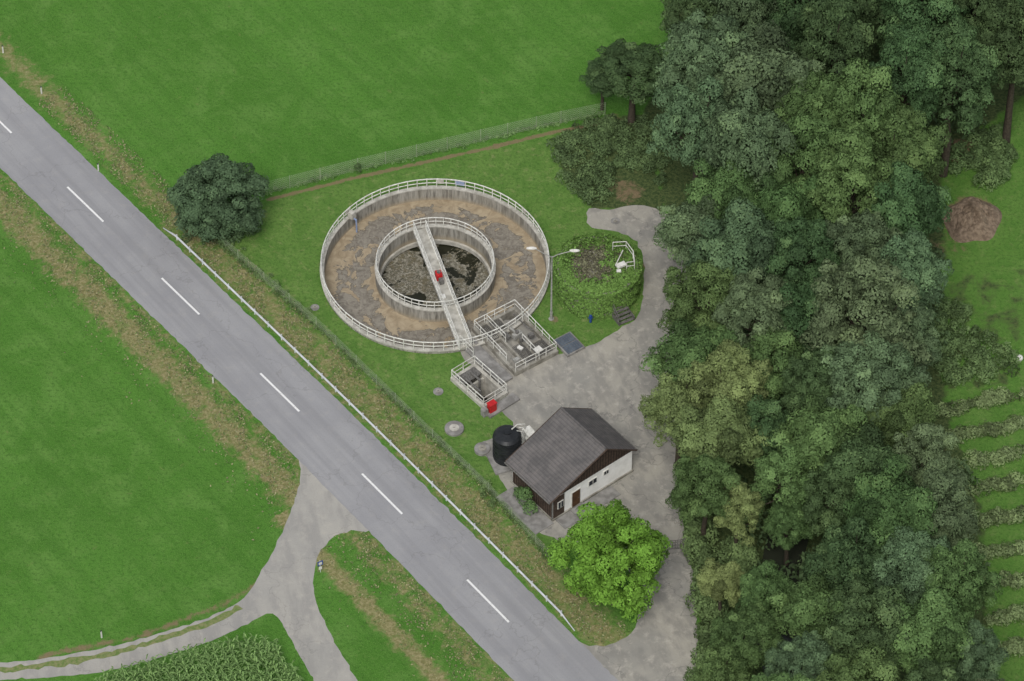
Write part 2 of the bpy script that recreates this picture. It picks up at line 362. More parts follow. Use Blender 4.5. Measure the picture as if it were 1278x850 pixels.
m=MB(); m.box(-1.2,0,.95,.7,.55,.72,0,0); m.box(-.55,.05,.83,.5,.4,.45,0,1); m.cyl(-1.2,0,1.32,1.5,.18,12,1); m.box(1.2,-.2,.66,.5,.3,.14,0,2)
m.obj('drive_motor',[RED,GRT,WH],br,bev=.02)
m=MB()
m.tube([(-Lb*.5+.2,0,.4),(-Lb*.5+.2,0,-2.2)],.09,8); m.cyl(-1.1,0,-2.2,.46,.16,12)
m.tube([(Lb/2-.6,-.6,.2),(Lb/2-.6,-1.1,-1.1)],.05,6)
m.obj('support_pipes',[GRT],br)
m=MB()
for th,s_,mm in((78,.9,0),(88,.6,1),(142,.5,1),(38,.4,1)):
    t=math.radians(th); m.box((RO-.1)*math.cos(t),(RO-.1)*math.sin(t),1.05,s_,.08,.55,t+math.pi/2,mm)
t=math.radians(141); m.box((RO-.5)*math.cos(t),(RO-.5)*math.sin(t),.75,.5,.5,.75,t,1)
m.tube([((RO-.4)*math.cos(t),(RO-.4)*math.sin(t),.5),((RO-1.)*math.cos(t),(RO-1.)*math.sin(t),.4),((RO-1.)*math.cos(t),(RO-1.)*math.sin(t),-1.3)],.08,8,False,0)
t=math.radians(-75)
for k in range(3): m.tube([((RO+.1)*math.cos(t+k*.03),(RO+.1)*math.sin(t+k*.03),.1),((RO-.6)*math.cos(t+k*.03),(RO-.6)*math.sin(t+k*.03),.5),((RO-.7)*math.cos(t+k*.03),(RO-.7)*math.sin(t+k*.03),-1.25)],.07,8,False,2)
m.obj('rim_fittings',[simple('sign_panel',S(120,140,180),S(150,160,180),3),CONL,GRT],tank)
# ------------------------------------------------------------ inlet works
inl=empty('inlet_works',(INL[0],INL[1],0),INLR)
def rectring(m,hx,hy,t,z0,z1,mm=0):
    m.box(-hx+t/2,0,(z0+z1)/2,t,2*hy,z1-z0,0,mm); m.box(hx-t/2,0,(z0+z1)/2,t,2*hy,z1-z0,0,mm)
    m.box(0,-hy+t/2,(z0+z1)/2,2*(hx-t),t,z1-z0,0,mm); m.box(0,hy-t/2,(z0+z1)/2,2*(hx-t),t,z1-z0,0,mm)
m=MB(); rectring(m,2.35,3.35,.34,-1.6,.5)
for x in(-.9,.35): m.box(x,0,-.55,.22,6.02,2.0,0,0)
m.box(1.2,-1.2,-.5,1.48,.2,1.9); m.box(-1.45,.9,-.5,.88,.2,1.9)
m.obj('channel_walls',[CON],inl,bev=.02)
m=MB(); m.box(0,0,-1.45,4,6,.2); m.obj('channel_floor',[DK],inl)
m=MB(); m.box(-1.45,0,-.95,.86,6,.04,0,0); m.box(1.2,1.0,-.7,1.4,4.1,.04,0,0); m.obj('channel_water',[SC],inl)
m=MB()
for (a0,a1,b0,b1) in((-.78,.22,-3,-.6),(-1.98,-1.03,1.1,2.9),(.48,1.98,-3,-1.4),(-.78,.22,1.9,2.9)):
    n_=int((a1-a0)/.14)
    for i in range(n_+1): m.box(a0+(a1-a0)*i/n_,(b0+b1)/2,.47,.05,b1-b0,.05)
    for y in np.arange(b0,b1,.5): m.box((a0+a1)/2,y,.42,a1-a0,.05,.04)
m.obj('gratings',[GRT],inl)
m=MB(); m.box(.3,.15,.75,.9,.5,.45,.1,0); m.cyl(.3,.15,.98,1.25,.16,12,1); m.box(-.5,.6,.72,.4,.7,.3,0,1); m.cyl(.3,-.5,.5,1.0,.18,14,1); m.box(1.3,-.6,.72,.5,.4,.4,0,1); m.tube([(.3,.4,.85),(.3,1.6,.7),(.3,2.1,-.6)],.13,10,False,0); m.box(-1.4,-2.2,.62,.6,.4,.25,0,0); m.tube([(1.6,2.5,.6),(1.6,.4,.7),(1.9,-.2,.6)],.07,8,False,1)
m.box(.9,-2.3,.62,.7,.7,.08,.1,2); m.box(-.3,-1.2,.6,.35,.5,.18,.3,2)
m.obj('screening_machine',[GRY,GRT,WH],inl,bev=.03)
m=MB()
m.rail([(2.2,3.2,.5),(2.2,-3.2,.5),(-2.2,-3.2,.5)],1.,.045,False,1.1)
m.rail([(-2.2,-1.8,.5),(-2.2,3.2,.5),(2.2,3.2,.5)],1.,.045,False,1.1)
m.rail([(.35,-3.2,.5),(.35,-.6,.5)],1.,.04,False,1.2); m.rail([(-.9,3.1,.5),(-.9,.2,.5)],1.,.04,False,1.2)
m.obj('railing',[RAIL],inl)
wk=empty('inlet_walkway',(*G(606,452),0),math.radians(-53))
m=MB(); m.box(0,0,.15,6.2,1.35,.3,0,0); m.box(-2.2,.5,.4,.6,.3,.2,0,0); m.obj('walkway_slab',[CONG],wk,bev=.03)
m=MB(); m.rail([(-3.,-.6,.3),(-1,-.6,.3)],1.,.04,False,1.); m.obj('handrail',[RAIL],wk)
sp_=empty('cover_plates',(*G(710,431),0),INLR)
m=MB(); m.box(0,0,.12,1.9,2.3,.24,0,0)
for i in(-1,1):
    m.box(0,i*.53,.27,1.6,.98,.06,0,1)
    for k in range(7): m.box(-.7+k*.233,i*.53,.31,.03,.98,.02,0,2)
m.obj('plate_frame',[CONG,simple('blue_grey_plate',S(98,108,118),S(80,90,102),2,.4),GRT],sp_)
# ------------------------------------------------------------ pump pit
pit=empty('open_pump_pit',(PIT[0],PIT[1],0),PITR)
m=MB(); rectring(m,1.4,2.3,.32,-3,.4); m.box(0,.7,-1.4,2.14,.2,2.8); m.obj('pit_walls',[CONL],pit,bev=.02)
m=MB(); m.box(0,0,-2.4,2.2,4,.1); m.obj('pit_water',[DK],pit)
m=MB(); m.rail([(-1.3,-2.2,.4),(1.3,-2.2,.4),(1.3,2.2,.4),(-1.3,2.2,.4)],1.,.055,True,1.1); m.obj('railing',[RAIL],pit)
m=MB(); m.tube([(.3,1.6,.6),(.3,.3,.6),(.3,.3,-2)],.12,10); m.tube([(-.5,1.8,.5),(-.5,-.8,.6),(-.5,-.8,-2)],.09,10); m.box(0,1.45,.35,2.1,1.1,.08,0,0); m.obj('pipes',[GRT],pit)
m=MB(); m.box(0,0,.1,3.4,1.,.2); m.obj('pit_slab',[CONG],pit,loc=(.1,-2.95,0))
rb_=empty('red_control_box',(*G(614,514),0),math.radians(38))
m=MB(); m.box(0,0,.6,.7,.5,1.0,0,0); m.box(0,0,1.14,.8,.6,.08,0,0); m.box(0,0,.05,.9,.7,.1,0,1); m.box(-.75,.1,.4,.5,.5,.8,0,1); m.obj('cabinet',[RED,CONG],rb_,bev=.02)
for (u,v,r,h,w) in((567,536,.85,.22,1),(602,562,.7,.3,0),(547,489,.45,.08,0),(393,384,.4,.06,0),(768,276,.42,.05,0)):
    e_=empty('manhole',(*G(u,v),0)); m=MB(); m.cyl(0,0,-.1,h,r,32,0); m.cyl(0,0,h,h+.05,r*.5,24,1)
    m.box(.0,.0,h+.07,.18,.06,.04,.3,2)
    m.obj('cover',[CONG,CONL if w else CON,GRT],e_,bev=.02)
# ------------------------------------------------------------ black tank
bt=empty('black_chemical_tank',(*G(633,571),0))
BK=simple('black_plastic',S(34,36,38),S(46,48,50),2,.35,0,0)
m=MB(); m.cyl(0,0,.2,2.9,1.22,48)
for z in np.arange(.45,2.9,.42): m.ring(0,0,1.21,1.27,z,z+.1,48)
m.cyl(0,0,2.9,3.12,1.22,48,0,1.0); m.cyl(0,0,3.12,3.3,1.0,48,0,.35); m.cyl(0,0,3.3,3.42,.34,24)
m.obj('tank_body',[BK],bt)
m=MB(); m.box(.05,-.1,.09,3.3,3.0,.18,.35); m.obj('tank_base',[CONG],bt)
m=MB()
for x in(-.2,.2): m.tube([(1.35+x*.4,.2+x,.2),(1.35+x*.4,.2+x,3.4),(.9+x*.4,.1+x,3.6)],.035,6)
for z in np.arange(.5,3.3,.3): m.tube([(1.27,0,z),(1.43,.4,z)],.025,6)
m.tube([(.4,.3,3.35),(.9,.9,3.3),(1.5,1.2,3.0),(1.6,1.3,.2)],.06,8)
m.obj('ladder_and_pipe',[RAIL],bt)
m=MB()
for z in(.6,1.5,2.3): m.box(1.9,1.0,z,.8,1.1,.07,.6)
for x,y in((1.5,.6),(2.3,.9),(1.6,1.5)): m.tube([(x,y,0),(x,y,2.4)],.04,6)
m.obj('shelf_rack',[RAIL],bt)
# ------------------------------------------------------------ house
HC=G(712.75,568.5,2.9); hr=math.radians(39)
hs=empty('pump_house',(HC[0],HC[1],0),hr)
x0,x1,y0,y1=-4.8,4.8,-3.02,3.02; rx=1.35; ez=2.9; rz=5.45
wx0,wx1,wy0,wy1=-4.25,4.55,-2.75,2.75
def rz_(x): return ez+(rz-ez)*((x-x0)/(rx-x0) if x<rx else (x1-x)/(x1-rx))
PL=simple('white_render',S(246,246,243),S(232,232,228),1.2,.85)
RF,nt,b=M('roof_sheeting',.8); v=objc(nt)
wv=nt.nodes.new('ShaderNodeTexWave'); wv.bands_direction='X'; wv.inputs['Scale'].default_value=1.05; wv.inputs['Distortion'].default_value=.3; nt.links.new(v,wv.inputs['Vector'])
wy=nt.nodes.new('ShaderNodeTexWave'); wy.bands_direction='Y'; wy.inputs['Scale'].default_value=1.9; nt.links.new(v,wy.inputs['Vector'])
nn=noise(nt,v,.8,5,.65); n2_=noise(nt,mapping(nt,v,(0,0,0),(.25,2,1)),2.5,4,.6)
c=mx(nt,ss(nt,nn,.35,.65),S(90,88,87),S(110,106,104)); c=mx(nt,ma(nt,'MULTIPLY',ss(nt,wv.outputs[1],.7,.95),.35),c,S(66,64,65))
c=mx(nt,ma(nt,'MULTIPLY',ss(nt,n2_,.5,.75),.4),c,S(122,116,110)); c=mx(nt,ma(nt,'MULTIPLY',ss(nt,wy.outputs[1],.75,1.),.2),c,S(62,60,62))
nt.links.new(c,b.inputs['Base Color']); bump(nt,b,wv.outputs[1],.4,.04)
m=MB(); zb=2.78
m.box((wx0+wx1)/2,0,zb/2,wx1-wx0,wy1-wy0,zb,0,0)
m.obj('walls',[PL],hs)
m=MB(); T=.13
pr=[(wx0,zb+.002),(wx1,zb+.002),(wx1,rz_(wx1)-T),(rx,rz-T),(wx0,rz_(wx0)-T)]
for yy,ya in((wy0-.05,wy0+.1),(wy1-.1,wy1+.05)):
    vv=[(x,yy,z) for x,z in pr]+[(x,ya,z) for x,z in pr]; k=5
    m.add(vv,[list(range(k)),[k+i for i in range(k)][::-1]]+[(i,k+i,k+(i+1)%k,(i+1)%k) for i in range(k)],0)
for x in np.arange(wx0+.35,wx1-.2,.3):
    m.box(x,wy0-.065,(zb+rz_(x)-T)/2,.035,.03,rz_(x)-T-zb-.05,0,1)
m.box(-3.65,wy0-.03,1.35,1.2,.06,2.6,0,0); m.box(wx0-.03,0,1.35,.06,5.3,2.6,0,0)
for y in np.arange(-2.4,2.5,.3): m.box(wx0-.07,y,1.35,.03,.03,2.5,0,1)
m.obj('timber_cladding',[WOOD,simple('dark_batten',S(50,42,38),S(42,36,32),3)],hs)
m=MB()
def slab(xa,xb,mm=0):
    za,zc=rz_(xa),rz_(xb)
    vv=[(xa,y0,za),(xb,y0,zc),(xb,y1,zc),(xa,y1,za),(xa,y0,za-T),(xb,y0,zc-T),(xb,y1,zc-T),(xa,y1,za-T)]
    m.add(vv,[(0,1,2,3),(7,6,5,4),(0,4,5,1),(1,5,6,2),(2,6,7,3),(3,7,4,0)],mm)
slab(x0,rx-.002); slab(rx+.002,x1)
m.obj('roof',[RF],hs)
m=MB(); m.tube([(rx,y0-.02,rz+.02),(rx,y1+.02,rz+.02)],.13,8)
m.obj('ridge_cap',[simple('ridge_tile',S(84,82,82),S(100,96,94),3)],hs)
m=MB()
for yy in(y0-.03,y1+.03):
    for xa,xb in((x0,rx),(rx,x1)):
        m.tube([(xa,yy,rz_(xa)-.06),(xb,yy,rz_(xb)-.06)],.085,4)
m.obj('bargeboards',[WOOD],hs)
m=MB(); m.tube([(x0-.07,y0,ez-.1),(x0-.07,y1,ez-.12)],.075,8); m.tube([(x1+.07,y0,ez-.1),(x1+.07,y1,ez-.12)],.075,8); m.tube([(x0-.07,y0+.1,ez-.1),(wx0-.1,wy0,ez-.5),(wx0-.1,wy0,0)],.045,8)
m.obj('gutters',[GRT],hs)
m=MB(); m.box(-1.75,wy0-.03,1.06,1.0,.06,2.1,0,0); m.box(-1.75,wy0-.075,1.05,.84,.03,1.95,0,1); m.box(-1.45,wy0-.11,1.05,.12,.04,.05,0,2)
m.obj('door',[WH,simple('door_brown',S(92,66,44),S(76,54,38),4),GRT],hs)
for xx,ww,zz,hh in((.1,.8,1.9,.5),(1.6,.45,2.05,.35),(-3.5,.5,1.6,.7)):
    e2=-.06 if xx<-3 else 0
    m=MB(); m.box(xx,wy0-.03+e2,zz,ww+.14,.06,hh+.14,0,0); m.box(xx,wy0-.075+e2,zz,ww,.03,hh,0,1); m.box(xx,wy0-.1+e2,zz,.04,.02,hh,0,0); m.obj('window',[WH,simple('glass_dark',S(40,44,50),S(56,60,66),2,.15,0,0)],hs)
m=MB(); rectring(m,(wx1-wx0)/2+.12,(wy1-wy0)/2+.12,.14,0,.22); m.obj('plinth',[CON],hs,loc=((wx0+wx1)/2,0,0))
m=MB(); m.box(-1.,wy0-.8,.045,6.2,1.3,.07,0,0); m.box(-1.75,wy0-.5,.13,1.4,.7,.1,0,0); m.box(wx0-1.2,-.4,.045,2.0,5.4,.07,0,0); m.obj('paving',[CONG],hs)
# ------------------------------------------------------------ guardrail
s0,s1=arc(G(200,290)),arc(G(712,794))
gp=[along(s) for s in np.arange(s0,s1,2.)]+[along(s1)]; gp=offset(np.array(gp),HW+.42)
gr=empty('guardrail',(*gp[0],0)); g=gp-gp[0]
m=MB()
prof=[(.0,.46),(.06,.52),(.0,.58),(.0,.64),(.06,.70),(.0,.76)]
T_=np.gradient(g,axis=0); T_/=np.linalg.norm(T_,axis=1)[:,None]; N_=np.stack([-T_[:,1],T_[:,0]],1)
vv=[];k=len(prof)
zs=np.ones(len(g)); zs[0]=.1; zs[-1]=.1
for i in range(len(g)):
    for o_,z in prof: vv.append((g[i,0]-N_[i,0]*(o_+.05),g[i,1]-N_[i,1]*(o_+.05),z*zs[i]))
m.add(vv,[(i*k+j,(i+1)*k+j,(i+1)*k+j+1,i*k+j+1) for i in range(len(g)-1) for j in range(k-1)])
ob=m.obj('beam',[simple('guardrail_zinc',S(200,203,205),S(176,180,182),2,.45,0,0)],gr); sm=ob.modifiers.new('s','SOLIDIFY'); sm.thickness=.03
m=MB()
for i in range(1,len(g)-1): m.box(g[i,0]+N_[i,0]*.06,g[i,1]+N_[i,1]*.06,.34,.1,.1,.7,math.atan2(N_[i,1],N_[i,0]))
m.obj('posts',[STEEL],gr)
# ------------------------------------------------------------ wire fences
WIRE=simple('green_wire',S(130,146,114),S(148,160,130),2,.6,0,0)
def fence(name,P,h=1.5,sp=2.5,wires=6,wr=.012):
    P=catmull(P,sp); e_=empty(name,(*P[0],0)); Q=P-P[0]
    m=MB()
    for p in Q: m.tube([(p[0],p[1],0),(p[0],p[1],h)],.04,6)
    m.obj('posts',[WIRE],e_)
    m=MB()
    for k_ in range(wires):
        z=.1+(h-.15)*k_/(wires-1); m.tube([(p[0],p[1],z) for p in Q],wr,4)
    cl=np.concatenate([[0],np.cumsum(np.hypot(*np.diff(Q,axis=0).T))])
    for s in np.arange(0,cl[-1]-1.3,.22):
        a=(np.interp(s,cl,Q[:,0]),np.interp(s,cl,Q[:,1])); b_=(np.interp(s+1.2,cl,Q[:,0]),np.interp(s+1.2,cl,Q[:,1]))
        m.tube([(*a,.1),(*b_,h-.05)],wr*.8,3); m.tube([(*a,h-.05),(*b_,.1)],wr*.8,3)
    m.obj('mesh_wires',[WIRE],e_)
fence('wire_fence',FENCE,1.3,2.5,5,.007); fence('wire_fence',FENCE2,1.6,2.5,7,.012)
gt=empty('driveway_gate',(*G(836,688),0),math.radians(8))
m=MB(); m.tube([(-1.3,0,0),(-1.3,0,1.5)],.07,8); m.tube([(1.3,0,0),(1.3,0,1.5)],.07,8)
for z in(.3,.7,1.1,1.35): m.tube([(-1.3,0,z),(1.3,0,z)],.035,6)
for x in np.arange(-1.1,1.2,.22): m.tube([(x,0,.3),(x,0,1.35)],.02,5)
m.obj('gate_frame',[GRT],gt)
# ------------------------------------------------------------ street lamp
lp=empty('street_lamp',(*G(688,398),0))
m=MB(); m.tube([(0,0,0),(0,0,.9)],.13,10); m.tube([(0,0,.9),(0,0,4),(0,0,8)],[.095,.08,.06],10)
for sx,dx,dz in((-1,1.5,1.1),(1,1.7,.8)):
    m.tube([(0,0,7.9),(sx*.5,0,8.25),(sx*dx,0,7.9+dz)],.045,8)
m.cyl(0,0,0,.06,.25,12)
m.obj('pole',[GRY],lp)
m=MB()
for sx,dx,dz in((-1,1.5,1.1),(1,1.7,.8)):
    cxx,cz=sx*(dx+.3),7.9+dz+.06
    pts=[(cxx+.46*math.cos(t),.15*math.sin(t)) for t in np.linspace(0,2*math.pi,16,endpoint=False)]
    m.prism(pts,cz-.07,cz+.05); m.prism([((x-cxx)*.7+cxx,y*.7) for x,y in pts],cz+.052,cz+.1)
m.obj('lamp_heads',[WH],lp,bev=.02)
for u,v in((123,213),(52,117),(266,478),(127,796),(4,66)):
    e_=empty('delineator_post',(*G(u,v),0),.6); m=MB(); m.box(0,0,.4,.12,.08,.8,0,0); m.box(0,0,.88,.121,.081,.16,0,1); m.box(0,-.043,.88,.05,.01,.1,0,0)
    m.obj('post',[WH,BK],e_,bev=.02)
e_=empty('road_sign',(*G(400,714),0),.5); m=MB(); m.tube([(0,0,0),(0,0,1.5)],.035,8,False,0); m.box(0,-.05,1.2,.5,.03,.55,0,1); m.box(0,-.07,1.2,.3,.02,.3,0,2); m.box(0,-.04,.55,.3,.03,.3,0,2); m.obj('post_and_panel',[STEEL,BLU,WH],e_)
e_=empty('water_hydrant',(*G(737,402),0)); m=MB(); m.cyl(0,0,0,.7,.11,12); m.cyl(0,0,.7,.82,.14,12); m.cyl(0,0,.82,.95,.08,12,0,.03); m.tube([(-.22,0,.55),(.22,0,.55)],.05,8); m.obj('body',[BLU],e_)
e_=empty('steel_steps',(*G(777,397),0),.5); m=MB()
for k_ in range(5): m.box(0,-.6+k_*.3,.15+.2*k_,1.5,.28,.05)
for s in(-1,1): m.box(s*.78,0,.3,.05,1.6,.5)
m.rail([(-.75,-.6,.1),(-.75,.7,1.)],1.,.035,False,.7); m.obj('treads',[GRT],e_)
# ------------------------------------------------------------ foliage
BARK=simple('bark',S(84,76,64),S(60,54,46),5,.9)
LF=bpy.data.materials.new('leaves'); LF.use_nodes=True; nt=LF.node_tree; b=nt.nodes['Principled BSDF']
oi=nt.nodes.new('ShaderNodeObjectInfo'); tn=attr(nt,'tone').outputs['Fac']
br_=ma(nt,'MULTIPLY_ADD',tn,1.2,.42)
cc=nt.nodes.new('ShaderNodeVectorMath'); cc.operation='SCALE'; nt.links.new(oi.outputs['Color'],cc.inputs[0]); nt.links.new(br_,cc.inputs['Scale'])
warm=mx(nt,ma(nt,'MULTIPLY',ss(nt,tn,.55,1.),.22),cc.outputs[0],(.20,.26,.095,1))
nt.links.new(warm,b.inputs['Base Color']); b.inputs['Roughness'].default_value=.7; b.inputs['Specular IOR Level'].default_value=.12
def leafq(C,N,size,tone,r_):
    n=len(C); N=N/(np.linalg.norm(N,axis=1)[:,None]+1e-9)
    t=r_.normal(size=(n,3)); t-=N*(t*N).sum(1)[:,None]; t/=np.linalg.norm(t,axis=1)[:,None]+1e-9
    bb=np.cross(N,t); s=(size*r_.uniform(.7,1.35,n))[:,None]
    V=np.stack([C-t*s*.6,C-bb*s*.36+t*s*.05,C+t*s*.6,C+bb*s*.36+t*s*.05],1).reshape(-1,3)
    return V,np.arange(4*n).reshape(-1,4),np.repeat(tone,4)
def clump_leaves(CLS,size,dens,r_,jit=.28,zmin=-.45,cauli=.2):
    Cs=[];Ns=[];Ts=[]
    for x,y,z,rx_,rz2,t in CLS:
        n=max(4,int(4*math.pi*rx_*(rx_+rz2)/2*.75*dens/(.43*size*size)))
        d=r_.normal(size=(n,3)); d/=np.linalg.norm(d,axis=1)[:,None]; d[:,2]=np.where(d[:,2]<zmin,-d[:,2],d[:,2])
        p1,p2,p3=r_.uniform(0,6.28,3); w=4.2
        f=np.sin(d[:,0]*w+p1)*np.sin(d[:,1]*w+p2)+.6*np.sin(d[:,2]*w*1.3+p3+d[:,0]*3)
        rr=r_.uniform(.84,1.03,n)*(1+cauli*f)+np.abs(r_.normal(0,.04,n))
        Cs.append(np.stack([x+d[:,0]*rr*rx_,y+d[:,1]*rr*rx_,z+d[:,2]*rr*rz2],1))
        g0=-cauli*w*np.cos(d[:,0]*w+p1)*np.sin(d[:,1]*w+p2); g1=-cauli*w*np.sin(d[:,0]*w+p1)*np.cos(d[:,1]*w+p2); g2=-cauli*.6*w*1.3*np.cos(d[:,2]*w*1.3+p3+d[:,0]*3)
        g=np.stack([g0,g1,g2],1); g-=d*(g*d).sum(1)[:,None]
        Ns.append(d+g*.7+r_.normal(0,jit,(n,3))+np.array([0,0,.1])); Ts.append(np.clip(t+r_.normal(0,.12,n),0,1))
    return leafq(np.concatenate(Cs),np.concatenate(Ns),size,np.concatenate(Ts),r_)
def leafobj(name,cls,size,dens,color,seed=1,jit=.45):
    r_=np.random.default_rng(seed); V,Q,T=clump_leaves(cls,size,dens,r_,jit)
    me=qmesh(name,V,Q,tone=T); me.materials.append(LF)
    o=bpy.data.objects.new(name,me); bpy.context.scene.collection.objects.link(o); o.color=color; return o
def tree_mesh(name,seed,R=5.,aspect=1.,H=11.,ncl=60,size=.24,dens=.95,lobes=1.,c0=.15,c1=.31,zsp=1.5,fmin=.5,fmax=.88):
    r_=np.random.default_rng(seed); RZ=R*aspect
    ph=r_.uniform(0,6.28,6)
    cls=[];tips=[]
    for i in range(ncl):
        z=1-(i+.5)/ncl*zsp; z=np.clip(z+r_.normal(0,.06),-.92,1); az=i*2.39996+r_.normal(0,.3)
        h=math.sqrt(max(0,1-z*z))
        lob=1+lobes*(.13*math.sin(2*az+ph[0])+.10*math.sin(3*az+ph[1]+z*3)+.08*math.sin(5*az+ph[2]))
        f=r_.uniform(fmin,fmax)*lob
        cr=R*r_.uniform(c0,c1)
        p=(R*h*f*math.cos(az),R*h*f*math.sin(az),H+RZ*z*f*(1+.08*math.sin(az*2+ph[3])))
        tone=np.clip(r_.normal(.45,.17),.05,.95)
        cls.append((*p,cr,cr*r_.uniform(.7,.95),tone)); tips.append(p)
    V,Q,T=clump_leaves(cls,size,dens,r_)
    m=MB(); base=H-RZ*.55
    tr=R*.075; path=[(0,0,-.3),(r_.normal(0,.1),r_.normal(0,.1),base*.5),(r_.normal(0,.25),r_.normal(0,.25),base),(r_.normal(0,.3),r_.normal(0,.3),H+RZ*.45)]
    m.tube(path,[tr*1.3,tr,tr*.8,tr*.2],8)
    for k in r_.choice(len(tips),min(22,len(tips)),replace=False):
        t=np.array(tips[k]); s=np.array([path[2][0],path[2][1],base+r_.uniform(0,.5)*RZ*.8]); mid=(s+t)/2+np.array([0,0,-.05*R])
        m.tube([s,mid,t],[tr*.42,tr*.25,tr*.07],5)
    TQ=np.array([f for f in m.F if len(f)==4]); TV=np.array(m.V)
    VV=np.concatenate([TV,V]); QQ=np.concatenate([TQ,Q+len(TV)]); MI=np.concatenate([np.zeros(len(TQ),int),np.ones(len(Q),int)])
    me=qmesh(name,VV,QQ,MI,tone=np.concatenate([np.zeros(len(TV)),T])); me.materials.append(BARK); me.materials.append(LF); return me
meshes=[tree_mesh('broadleaf_crown_a',1,5,.95,11,60),tree_mesh('broadleaf_crown_b',2,5,1.1,11,75,.22,.95,1.,.13,.26),
        tree_mesh('broadleaf_crown_c',3,5,.9,11,48,.25,.95,1.5,.18,.34),tree_mesh('broadleaf_crown_d',4,5,1.2,11,66,.23,.95,1.2,.13,.28),
        tree_mesh('broadleaf_crown_e',5,5,1.0,11,90,.2,1.,.7,.12,.22)]
C_DK=(.060,.108,.042,1); C_GR=(.100,.152,.074,1); C_MD=(.086,.150,.050,1); C_OL=(.148,.192,.070,1); C_BR=(.135,.275,.036,1)
cvar=[C_DK,C_GR,C_MD,C_OL]
def put_tree(u,v,rpx,zc,ci=None,name='broadleaf_tree',mi=None,k=.95,H0=11.):
    s_=13.9*(1+.933*(v-425)/5000)*(1+zc/260*.7); R=rpx/s_*k; s=R/5.
    me=meshes[random.randrange(5) if mi is None else mi]
    x,y=G(u,v,zc); o=bpy.data.objects.new(name,me); bpy.context.scene.collection.objects.link(o)
    o.location=(x,y,0); o.scale=(s,s,zc/H0); o.rotation_euler=(0,0,random.uniform(0,6.28))
    c=cvar[random.choice([0,0,1,1,2,2])] if ci is None else (cvar+[C_BR])[ci]; f=random.uniform(.82,1.2); o.color=(c[0]*f*random.uniform(.9,1.12),c[1]*f,c[2]*f,1); return o
T_LIST=[(790,90,56,6.5,0),(868,18,50,9,0),(930,5,55,11,1),(1000,15,60,12,0),(1080,0,60,13,0),(1150,30,65,13,0),(1215,20,70,13,0),(1270,60,60,12,0),(1190,100,65,12,0),(1130,110,60,13,0),(1250,-30,70,13,0),(1040,70,60,13,0),
(885,90,74,13,1),(955,110,75,13,1),(870,165,60,11,1),(930,190,65,12.5,1),(1010,150,60,12,2),(1075,150,60,13,2),(1120,200,62,11,2),(1000,215,60,11,2),(1060,240,62,12,2),(1130,270,52,11,0),(980,270,50,10,2),(905,255,50,10,2),
(870,300,52,9,1),(925,320,62,10.5,1),(1000,330,60,11,0),(1065,320,60,11,1),(1125,350,58,10,1),(880,380,60,8,2),(945,395,60,9.5,1),(1010,400,55,9,0),(1075,400,74,12,1),(1125,430,50,9,1),
(870,450,56,8,2),(905,485,55,9,3),(850,510,52,7,3),(965,460,50,8,2),(1020,480,52,9,0),(1085,480,70,10.5,1),(1120,530,52,9,2),(895,550,55,8,3),(950,540,45,7,0),(1030,550,55,9.5,2),(1080,590,58,9,0),(1150,580,45,8,1),(985,600,48,7,2),(985,655,36,5,2),
(880,615,48,7,2),(920,640,36,6,3),(1040,630,45,7,0),(1110,650,64,10,2),(1170,650,55,9,1),(1060,710,58,9,0),(1130,720,60,9,1),(1190,730,52,9,2),(1020,770,50,8,2),(955,745,42,6,2),(900,730,32,4.5,3),(930,800,52,7,2),
(1085,790,62,9.5,0),(1160,800,60,9,2),(1210,820,45,8,1),(1000,840,55,8,1),(900,850,45,6,2),(1080,870,60,9,2),(1170,880,60,9,0),(960,900,60,8,2),(1225,900,50,8,1),(1020,-60,70,12,0),(1120,-70,70,12,0),(900,-50,60,10,0),(1200,-80,70,12,0),(1300,10,60,12,0)]
for t in T_LIST: put_tree(*t)
put_tree(752,98,30,4,0)
meshes.append(tree_mesh('lime_crown',9,5,1.05,6.5,110,.22,1.05,1.1,.13,.25,1.8,.6,.92))
meshes.append(tree_mesh('round_crown',12,5,.98,5.2,120,.22,1.05,.5,.13,.24,1.9,.62,.9))
o=put_tree(272,248,60,4.1,1,'round_tree',6,1.,5.2); o.color=(.080,.132,.066,1)
o=put_tree(767,697,65,5.0,4,'lime_tree',5,1.,6.5); o.color=C_BR; o.scale[2]=.88; ly=G(767,697,5.72); o.location=(ly[0],ly[1],0)
def scatter(poly,n,seed,r0,r1,h0,h1,zoff=0.):
    r_=np.random.default_rng(seed); P=np.array(poly); out=[]
    while len(out)<n:
        x,y=r_.uniform(P[:,0].min(),P[:,0].max()),r_.uniform(P[:,1].min(),P[:,1].max())
        if inside(np.array([x]),np.array([y]),poly)[0]:
            r=r_.uniform(r0,r1); h=r_.uniform(h0,h1); out.append((x,y,h*.4+zoff,r,h*.7,np.clip(r_.normal(.5,.2),0,1)))
    return out
leafobj('bramble_thicket',scatter(GL([(690,180),(725,155),(815,145),(830,235),(805,215),(765,212),(755,262),(738,258),(705,230)]),190,3,.25,.8,.25,.9),.15,.6,(.100,.155,.062,1),3)
leafobj('driveway_shrubs',scatter(GL([(850,600),(865,600),(885,690),(940,700),(900,760),(895,860),(878,860),(872,740),(858,680)]),80,4,.5,1.2,.8,2.4),.2,.75,(.12,.18,.068,1),4)
leafobj('forest_undergrowth',scatter(GL([(850,220),(880,200),(900,700),(1200,850),(1230,650),(1180,500),(1170,200),(1260,130),(1000,-50),(900,-50)]),230,5,.8,1.6,1.,2.5),.36,.45,(.075,.12,.05,1),5)
leafobj('weed_patch',scatter(GL([(1168,370),(1200,385),(1240,430),(1275,455),(1275,470),(1180,478),(1165,440)]),90,6,.3,.9,.3,.9),.17,.6,(.115,.18,.068,1),6)
